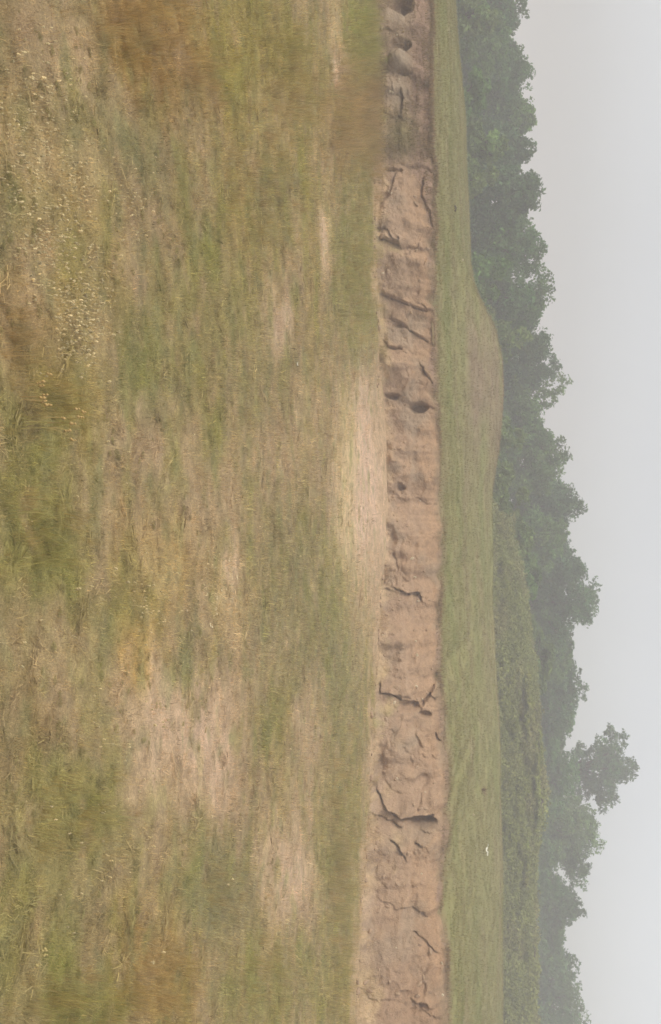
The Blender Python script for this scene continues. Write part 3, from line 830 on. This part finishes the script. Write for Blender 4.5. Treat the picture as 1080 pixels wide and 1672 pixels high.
def make_tree(name, X, Y, top, hw, cz0, tintv, seed, label, cat, group, nleaf=9000, leaf=.17, lobes=16, open_=0.0, shape=1.0):
    """trunk with limbs and a crown of leaf-sized faces gathered in clumps. top, cz0: heights of crown top and bottom; hw: half width"""
    r = np.random.default_rng(seed)
    z0 = float(meadow_z(np.array([X]), np.array([Y]))[0])
    root = bpy.data.objects.new(name, None); C.objects.link(root)
    root.location = (X, Y, z0)
    tag(root, label, cat, group)
    top = top - z0; cb = max(cz0 - z0, .1)
    hh = (top - cb) / 2; cz = cb + hh
    # clump centres
    cen, rad = [], []
    for i in range(lobes):
        for _ in range(30):
            q = r.normal(size=3); q /= np.linalg.norm(q)
            s = r.uniform(.35, .78) if not open_ else .88 * r.random() ** .45
            p = q * s
            pass
            break
        rr = r.uniform(.18, .36) * (1 - .30 * open_)
        wz = 1 - .35 * shape * max(p[2], 0)
        cen.append((p[0] * hw * wz, p[1] * hw * .9 * wz, cz + p[2] * hh)); rad.append(rr)
    if not open_:
        for i in range(8):
            cen.append((r.uniform(-.85, .85) * hw, r.uniform(-.6, .3) * hw, cz - hh * r.uniform(.1, .75))); rad.append(r.uniform(.24, .36))
    # make sure that something reaches the top
    cen.append((r.uniform(-.25, .25) * hw, 0, top - .26 * hh)); rad.append(.30)
    cen = np.array(cen); rad = np.array(rad)
    wgt = rad ** 2; wgt = wgt / wgt.sum()
    sub = []
    which = r.choice(len(cen), nleaf, p=wgt)
    d = r.normal(size=(nleaf, 3)); d /= np.linalg.norm(d, axis=1)[:, None]
    # small twigs inside each clump give an uneven outline
    tw = r.integers(0, 26, nleaf)
    tdir = np.random.default_rng(seed + 5).normal(size=(len(cen), 26, 3)); tdir /= np.linalg.norm(tdir, axis=2)[:, :, None]
    tlen = np.random.default_rng(seed + 6).uniform(.6, 1.08, (len(cen), 26))
    d0 = tdir[which, tw]; rl = tlen[which, tw] * r.uniform(.55, 1.0, nleaf) ** .5
    off = d0 * rl[:, None] + d * .22
    sz = np.stack([rad[which] * hw * 1.0, rad[which] * hw * .9, rad[which] * min(hh, hw * 1.1)], 1)
    P = cen[which] + off * sz
    P[:, 2] = np.maximum(P[:, 2], .08)
    # leaf faces
    nrm = d0 * .6 + r.normal(size=(nleaf, 3)) * .7 + np.array((0, 0, .35)); nrm /= np.linalg.norm(nrm, axis=1)[:, None]
    a = np.cross(nrm, r.normal(size=(nleaf, 3))); a /= np.linalg.norm(a, axis=1)[:, None]
    b = np.cross(nrm, a)
    s = leaf * r.uniform(.6, 1.4, nleaf)[:, None]
    bend = nrm * s * .25
    V = np.stack([P - a * s, P - b * s * .5 + bend, P + a * s, P + b * s * .5 + bend], 1).reshape(-1, 3)
    Fa = np.arange(nleaf * 4).reshape(-1, 4)
    ltint = (1 + .14 * np.random.default_rng(seed + 9).normal(size=len(cen)))[which] * (1 + .18 * r.normal(size=nleaf))
    hue = np.random.default_rng(seed + 10).normal(size=(len(cen), 3))[which] * .035
    col = np.array(tintv) * ltint[:, None] * (1 + hue)
    col = np.repeat(np.clip(col, .008, .5), 4, 0)
    mesh_obj('crown', V, Fa, M_leaf, root, smooth=False, col=col)
    # trunk and limbs
    V, Fc = [], []
    tr = max(.05, .035 * top)
    p = np.array((0, 0, -.3)); fork = np.array((r.normal() * .2, r.normal() * .2, max(cb + .25 * hh, .5)))
    tube(V, Fc, p, fork, tr * 1.25, tr * .8)
    for i in range(min(len(cen), 11)):
        c = cen[i]; mid = fork + (c - fork) * .5 + np.array((0, 0, .12 * hh)) + r.normal(size=3) * .1
        tube(V, Fc, fork, mid, tr * .55, tr * .33, 6); tube(V, Fc, mid, c, tr * .33, tr * .10, 5)
        for j in range(3):
            e = c + r.normal(size=3) * rad[i] * hw * .35
            tube(V, Fc, mid + (c - mid) * .6, e, tr * .14, tr * .04, 4)
    mesh_obj('trunk', np.array(V), Fc, M_bark, root)
    return root

dk = lin((88, 122, 64)); dk2 = lin((82, 112, 68)); md = lin((102, 132, 68)); lt = lin((116, 136, 74)); ol = lin((134, 138, 70))
GT = 'trees of the hazy row behind the meadow'
# u, top x, half width px, distance, tint, label
trees = [
 (-12,862,74,60,dk2,'tree at the far end of the row from the lone tree, cut by the frame'),
 (112,868,66,62,dk,'broad dark tree second along the row, above the two dark hollows in the bank'),
 (188,873,44,63,md,'slender mid green tree third along the row, above the grown-over end of the bank'),
 (252,873,46,60,dk2,'rounded tree fourth along the row, where the bare clay bank begins'),
 (325,884,62,57,dk2,'dense blue-green tree above the dark clod on the meadow'),
 (402,888,58,58,dk,'dark wide tree between the dark clod and the foot of the mound'),
 (482,906,60,60,dk,'dark tree rising right over the near shoulder of the grassy mound'),
 (556,898,48,62,dk2,'lower dark tree over the slope of the mound, between two taller ones'),
 (598,922,40,66,dk2,'narrow tree whose tip stands over the top of the mound'),
 (640,928,52,67,md,'round-headed tree behind the middle of the mound'),
 (700,902,46,66,dk,'low tree filling the dip in the row behind the mound'),
 (755,930,52,67,md,'bushy tree above the far shoulder of the mound'),
 (825,950,48,70,dk2,'pointed tree just past the end of the mound'),
 (880,930,44,68,md,'loose mid green tree in the dip before the biggest dark crown'),
 (925,957,44,72,dk2,'ragged tree leaning against the biggest dark crown of the row'),
 (980,979,66,72,dk2,'biggest dark rounded crown of the unbroken tree row'),
 (1060,936,50,72,md,'lower light tree beside the biggest dark crown'),
 (1122,957,54,74,dk2,'dark round tree next before the lone open-crowned tree'),
 (1190,938,52,76,dk,'low dark tree at the foot of the lone open-crowned tree'),
 (1275,948,60,76,dk,'dark tree mass directly beneath the lone open crown'),
 (1352,984,50,78,md,'tall tree next after the lone open-crowned tree'),
 (1415,966,48,78,dk,'dark tree above the white scrap on the meadow'),
 (1482,958,30,78,dk2,'small thin-topped tree after the one above the white scrap'),
 (1530,926,50,79,dk,'lowest tree of the row, in the notch beyond the white scrap'),
 (1582,946,48,80,dk2,'second to last tree of the row beyond the white scrap'),
 (1655,964,66,80,dk,'last big dark tree of the row beyond the white scrap, cut by the frame'),
 (55,838,50,58,md,'short light tree filling the gap beside the frame-cut end tree'),
]
for i, (u, tx, w, Y, tv, lab) in enumerate(trees):
    X, _, top = at_depth(np.array(float(tx)), np.array(float(u)), Y)
    hw = w / F * Y * 1.5
    make_tree('tree', float(X), Y, float(top) , float(hw), .2, tv, 1000 + 31 * i, lab, 'tree', GT, nleaf=17000, leaf=.12, lobes=36)
# the lone open tree
X, _, top = at_depth(np.array(1040.), np.array(1258.), 84.0); _, _, bot = at_depth(np.array(920.), np.array(1258.), 84.0)
make_tree('tree', float(X), 84.0, float(top), 68 / F * 84 * 1.08, float(bot), dk2, 4242, 'lone taller tree with an open crown letting the sky through', 'tree', None, nleaf=11500, leaf=.12, lobes=44, open_=1.0, shape=.0)

GS = 'light green shrubs in front of the tree row'
shrubs = [
 (30,812,48,52,lt,'pale green shrub against the frame-cut end tree of the row'),
 (150,800,46,50,md,'low green shrub behind the meadow edge above the dark hollows in the bank'),
 (235,832,46,52,lt,'yellow-green shrub where the bare clay of the bank begins'),
 (290,815,38,51,lt,'small pale shrub beside the dense blue-green tree'),
 (450,835,52,52,md,'green shrub at the foot of the mound'),
 (560,866,50,55,lt,'pale shrub peeping over the near slope of the mound'),
 (720,858,55,54,lt,'pale green shrub behind the far shoulder of the mound'),
 (810,862,50,53,lt,'bright shrub where the mound runs out into the meadow'),
 (885,872,48,56,lt,'light green shrub on the slope before the biggest dark crown'),
 (945,884,46,58,md,'mid green shrub at the foot of the biggest dark crown'),
 (1075,905,52,60,lt,'pale shrub on the slope behind the dark crack pocket of the bank'),
 (1150,872,44,52,ol,'olive shrub on the slope before the lone open-crowned tree'),
 (1230,884,52,53,ol,'bright olive shrub on the slope below the lone open-crowned tree'),
 (1310,882,46,53,ol,'olive shrub on the slope above the largest hollow of the bank'),
 (1400,862,40,52,ol,'low olive shrub on the slope straight above the white scrap'),
 (1560,868,60,53,ol,'wide olive shrub on the slope well beyond the white scrap'),
]
for i, (u, tx, w, Y, tv, lab) in enumerate(shrubs):
    X, _, top = at_depth(np.array(float(tx)), np.array(float(u)), Y)
    make_tree('shrub', float(X), Y, float(top), float(w / F * Y * 1.1), .5, tv, 7000 + 17 * i, lab, 'shrub', GS, nleaf=5200, leaf=.12, lobes=12, shape=.6)

# ------------------------------------------------------------------ small things lying about
def lying(name, x, u, me, s, label, cat, group=None, where='ground', rz=None):
    if where == 'ground':
        X, Y = on_plane(x, u, 0.02); X = float(X); Y = float(Y)
        z = float(ground_z(np.array([X]), np.array([Y]))[0])
    else:
        ys = np.linspace(20, 45, 1500)
        dx, dy, dz = ray(x, u)
        xs = dx / dy * ys; zs = H + dz / dy * ys
        g = meadow_z(xs, ys)
        hit = np.where((zs <= g) & (ys > lip_y(xs)))[0]
        j = hit[0]
        X, Y, z = float(xs[j]), float(ys[j]), float(g[j])
    o = bpy.data.objects.new(name, me); C.objects.link(o)
    o.location = (X, Y, z + s[2] * .55); o.scale = s
    o.rotation_euler = (0, 0, rng.uniform(-.6, .6) if rz is None else rz)
    tag(o, label, cat, group)
    return o

def scrap_mesh(name, seed, mat, n=7):
    """crumpled piece: a creased sheet"""
    r = np.random.default_rng(seed)
    g = np.linspace(-1, 1, n); A, B = np.meshgrid(g, g, indexing='ij')
    z = .55 * fbm(A * 1.3 + seed, B * 1.3, 3, 501) + .25 + .35 * (A ** 2)
    a = A * (1 - .25 * B ** 2) + .12 * r.normal(size=A.shape); b = B * (1 - .2 * A ** 2) + .12 * r.normal(size=A.shape)
    me_o = mesh_obj(name, np.stack([a, b, z], -1).reshape(-1, 3), grid_faces(n, n), mat, smooth=False)
    me = me_o.data
    bpy.data.objects.remove(me_o)
    return me
SC = [scrap_mesh('pale_scrap', s, M_chip) for s in range(3)]
for k, (x, u) in enumerate([(388,942),(381,944),(357,976),(364,962),(371,962),(356,995),(358,1001),(342,970),(311,998),(350,1022),(347,1020),(374,914),(319,1028),(345,1333)]):
    s = rng.uniform(.010, .017)
    lying('pale_scrap', x, u, SC[k % 3], (s * 1.5, s, s), 'tiny pale scrap among the straw on the dry patch', 'scrap', 'pale scraps on the dry patch')
lying('white_scrap', 487, 594, scrap_mesh('white_scrap', 11, M_white), (.028, .02, .02), 'tiny white scrap alone in the grass between the seed heads and the bank', 'scrap')
lying('white_scrap', 790, 1388, scrap_mesh('white_scrap', 12, M_white), (.17, .11, .12), 'crumpled white scrap lying on the green meadow', 'scrap', where='meadow')
lying('earth_clod', 741, 340, pebble_mesh('earth_clod', 77, M_dark), (.12, .07, .075), 'small dark clod on the meadow before the blue-green tree', 'clod', where='meadow')
lying('stone', 772, 1330, PEB[1], (.03, .02, .05), 'small pale upright stone on the meadow near the white scrap', 'stone', where='meadow')
lying('stone', 755, 424, PEB[2], (.05, .03, .04), 'small pale stone on the meadow at the foot of the mound', 'stone', where='meadow')
# single tall stems standing in the near grass
def stem_tuft(name, x, u, h, n, seed, label, colr):
    ob = clump('stem', n, .05, h, .0045, .16, seed, 6, .5, head=True, hvar=.2)
    me = ob.data; bpy.data.objects.remove(ob)
    m = plain_mat('dry_stem_%d' % seed, colr, scale=4, var=.15)
    me.materials.clear(); me.materials.append(m)
    me.name = name
    X, Y = on_plane(x, u, 0.0)
    o = bpy.data.objects.new(name, me); C.objects.link(o)
    o.location = (float(X), float(Y), float(ground_z(np.array([X]), np.array([Y]))[0]))
    tag(o, label, 'grass', 'tall stem tufts in the near field')
for a in [(70,690,.16,7,601,'sparse tuft of tall straw stems in ochre grass near the pale seed heads',(196,166,110)),
          (30,640,.13,8,602,'leaning dry stem tuft between the seed heads and the green grass',(190,160,104)),
          (105,962,.14,2,603,'pair of pale stems lying towards the yellow straw patch',(204,184,134)),
          (205,1385,.16,3,604,'thin pale stems beside the bare clay patch',(200,178,128)),
          (35,1556,.14,3,605,'thin stems standing in green grass near the frame corner',(186,168,112)),
          (150,1412,.12,3,606,'short pale stems between the green grass and the bare clay patch',(196,174,124))]:
    stem_tuft('stem_tuft', *a)
# brown weed on the meadow above the largest hollow
wl = lying('dry_weed', 787, 1290, clump('weed', 46, .015, .16, .012, .7, 909, 3, .7).data, (2.0, 1.2, 1.0), 'reddish brown dry weed on the meadow above the largest hollow', 'weed', where='meadow')
wl.location.z -= .55
wl.data.materials.clear(); wl.data.materials.append(plain_mat('dry_weed', (118, 92, 62), scale=4))

# ------------------------------------------------------------------ haze
hv = [(-330, -180, -4), (330, -180, -4), (330, 620, -4), (-330, 620, -4), (-330, -180, 17), (330, -180, 17), (330, 620, 17), (-330, 620, 17)]
hm = bpy.data.materials.new('haze'); hm.use_nodes = True
t = hm.node_tree; t.nodes.clear()
pv = t.nodes.new('ShaderNodeVolumePrincipled')
pv.inputs['Color'].default_value = (.95, .935, .975, 1)
pv.inputs['Density'].default_value = 0.0063
pv.inputs['Anisotropy'].default_value = 0.0
ho = t.nodes.new('ShaderNodeOutputMaterial')
t.links.new(pv.outputs[0], ho.inputs['Volume'])
hz = mesh_obj('haze', hv, [(0, 3, 2, 1), (4, 5, 6, 7), (0, 1, 5, 4), (1, 2, 6, 5), (2, 3, 7, 6), (3, 0, 4, 7)], hm, smooth=False)
tag(hz, 'pale haze hanging over the field', kind='stuff')
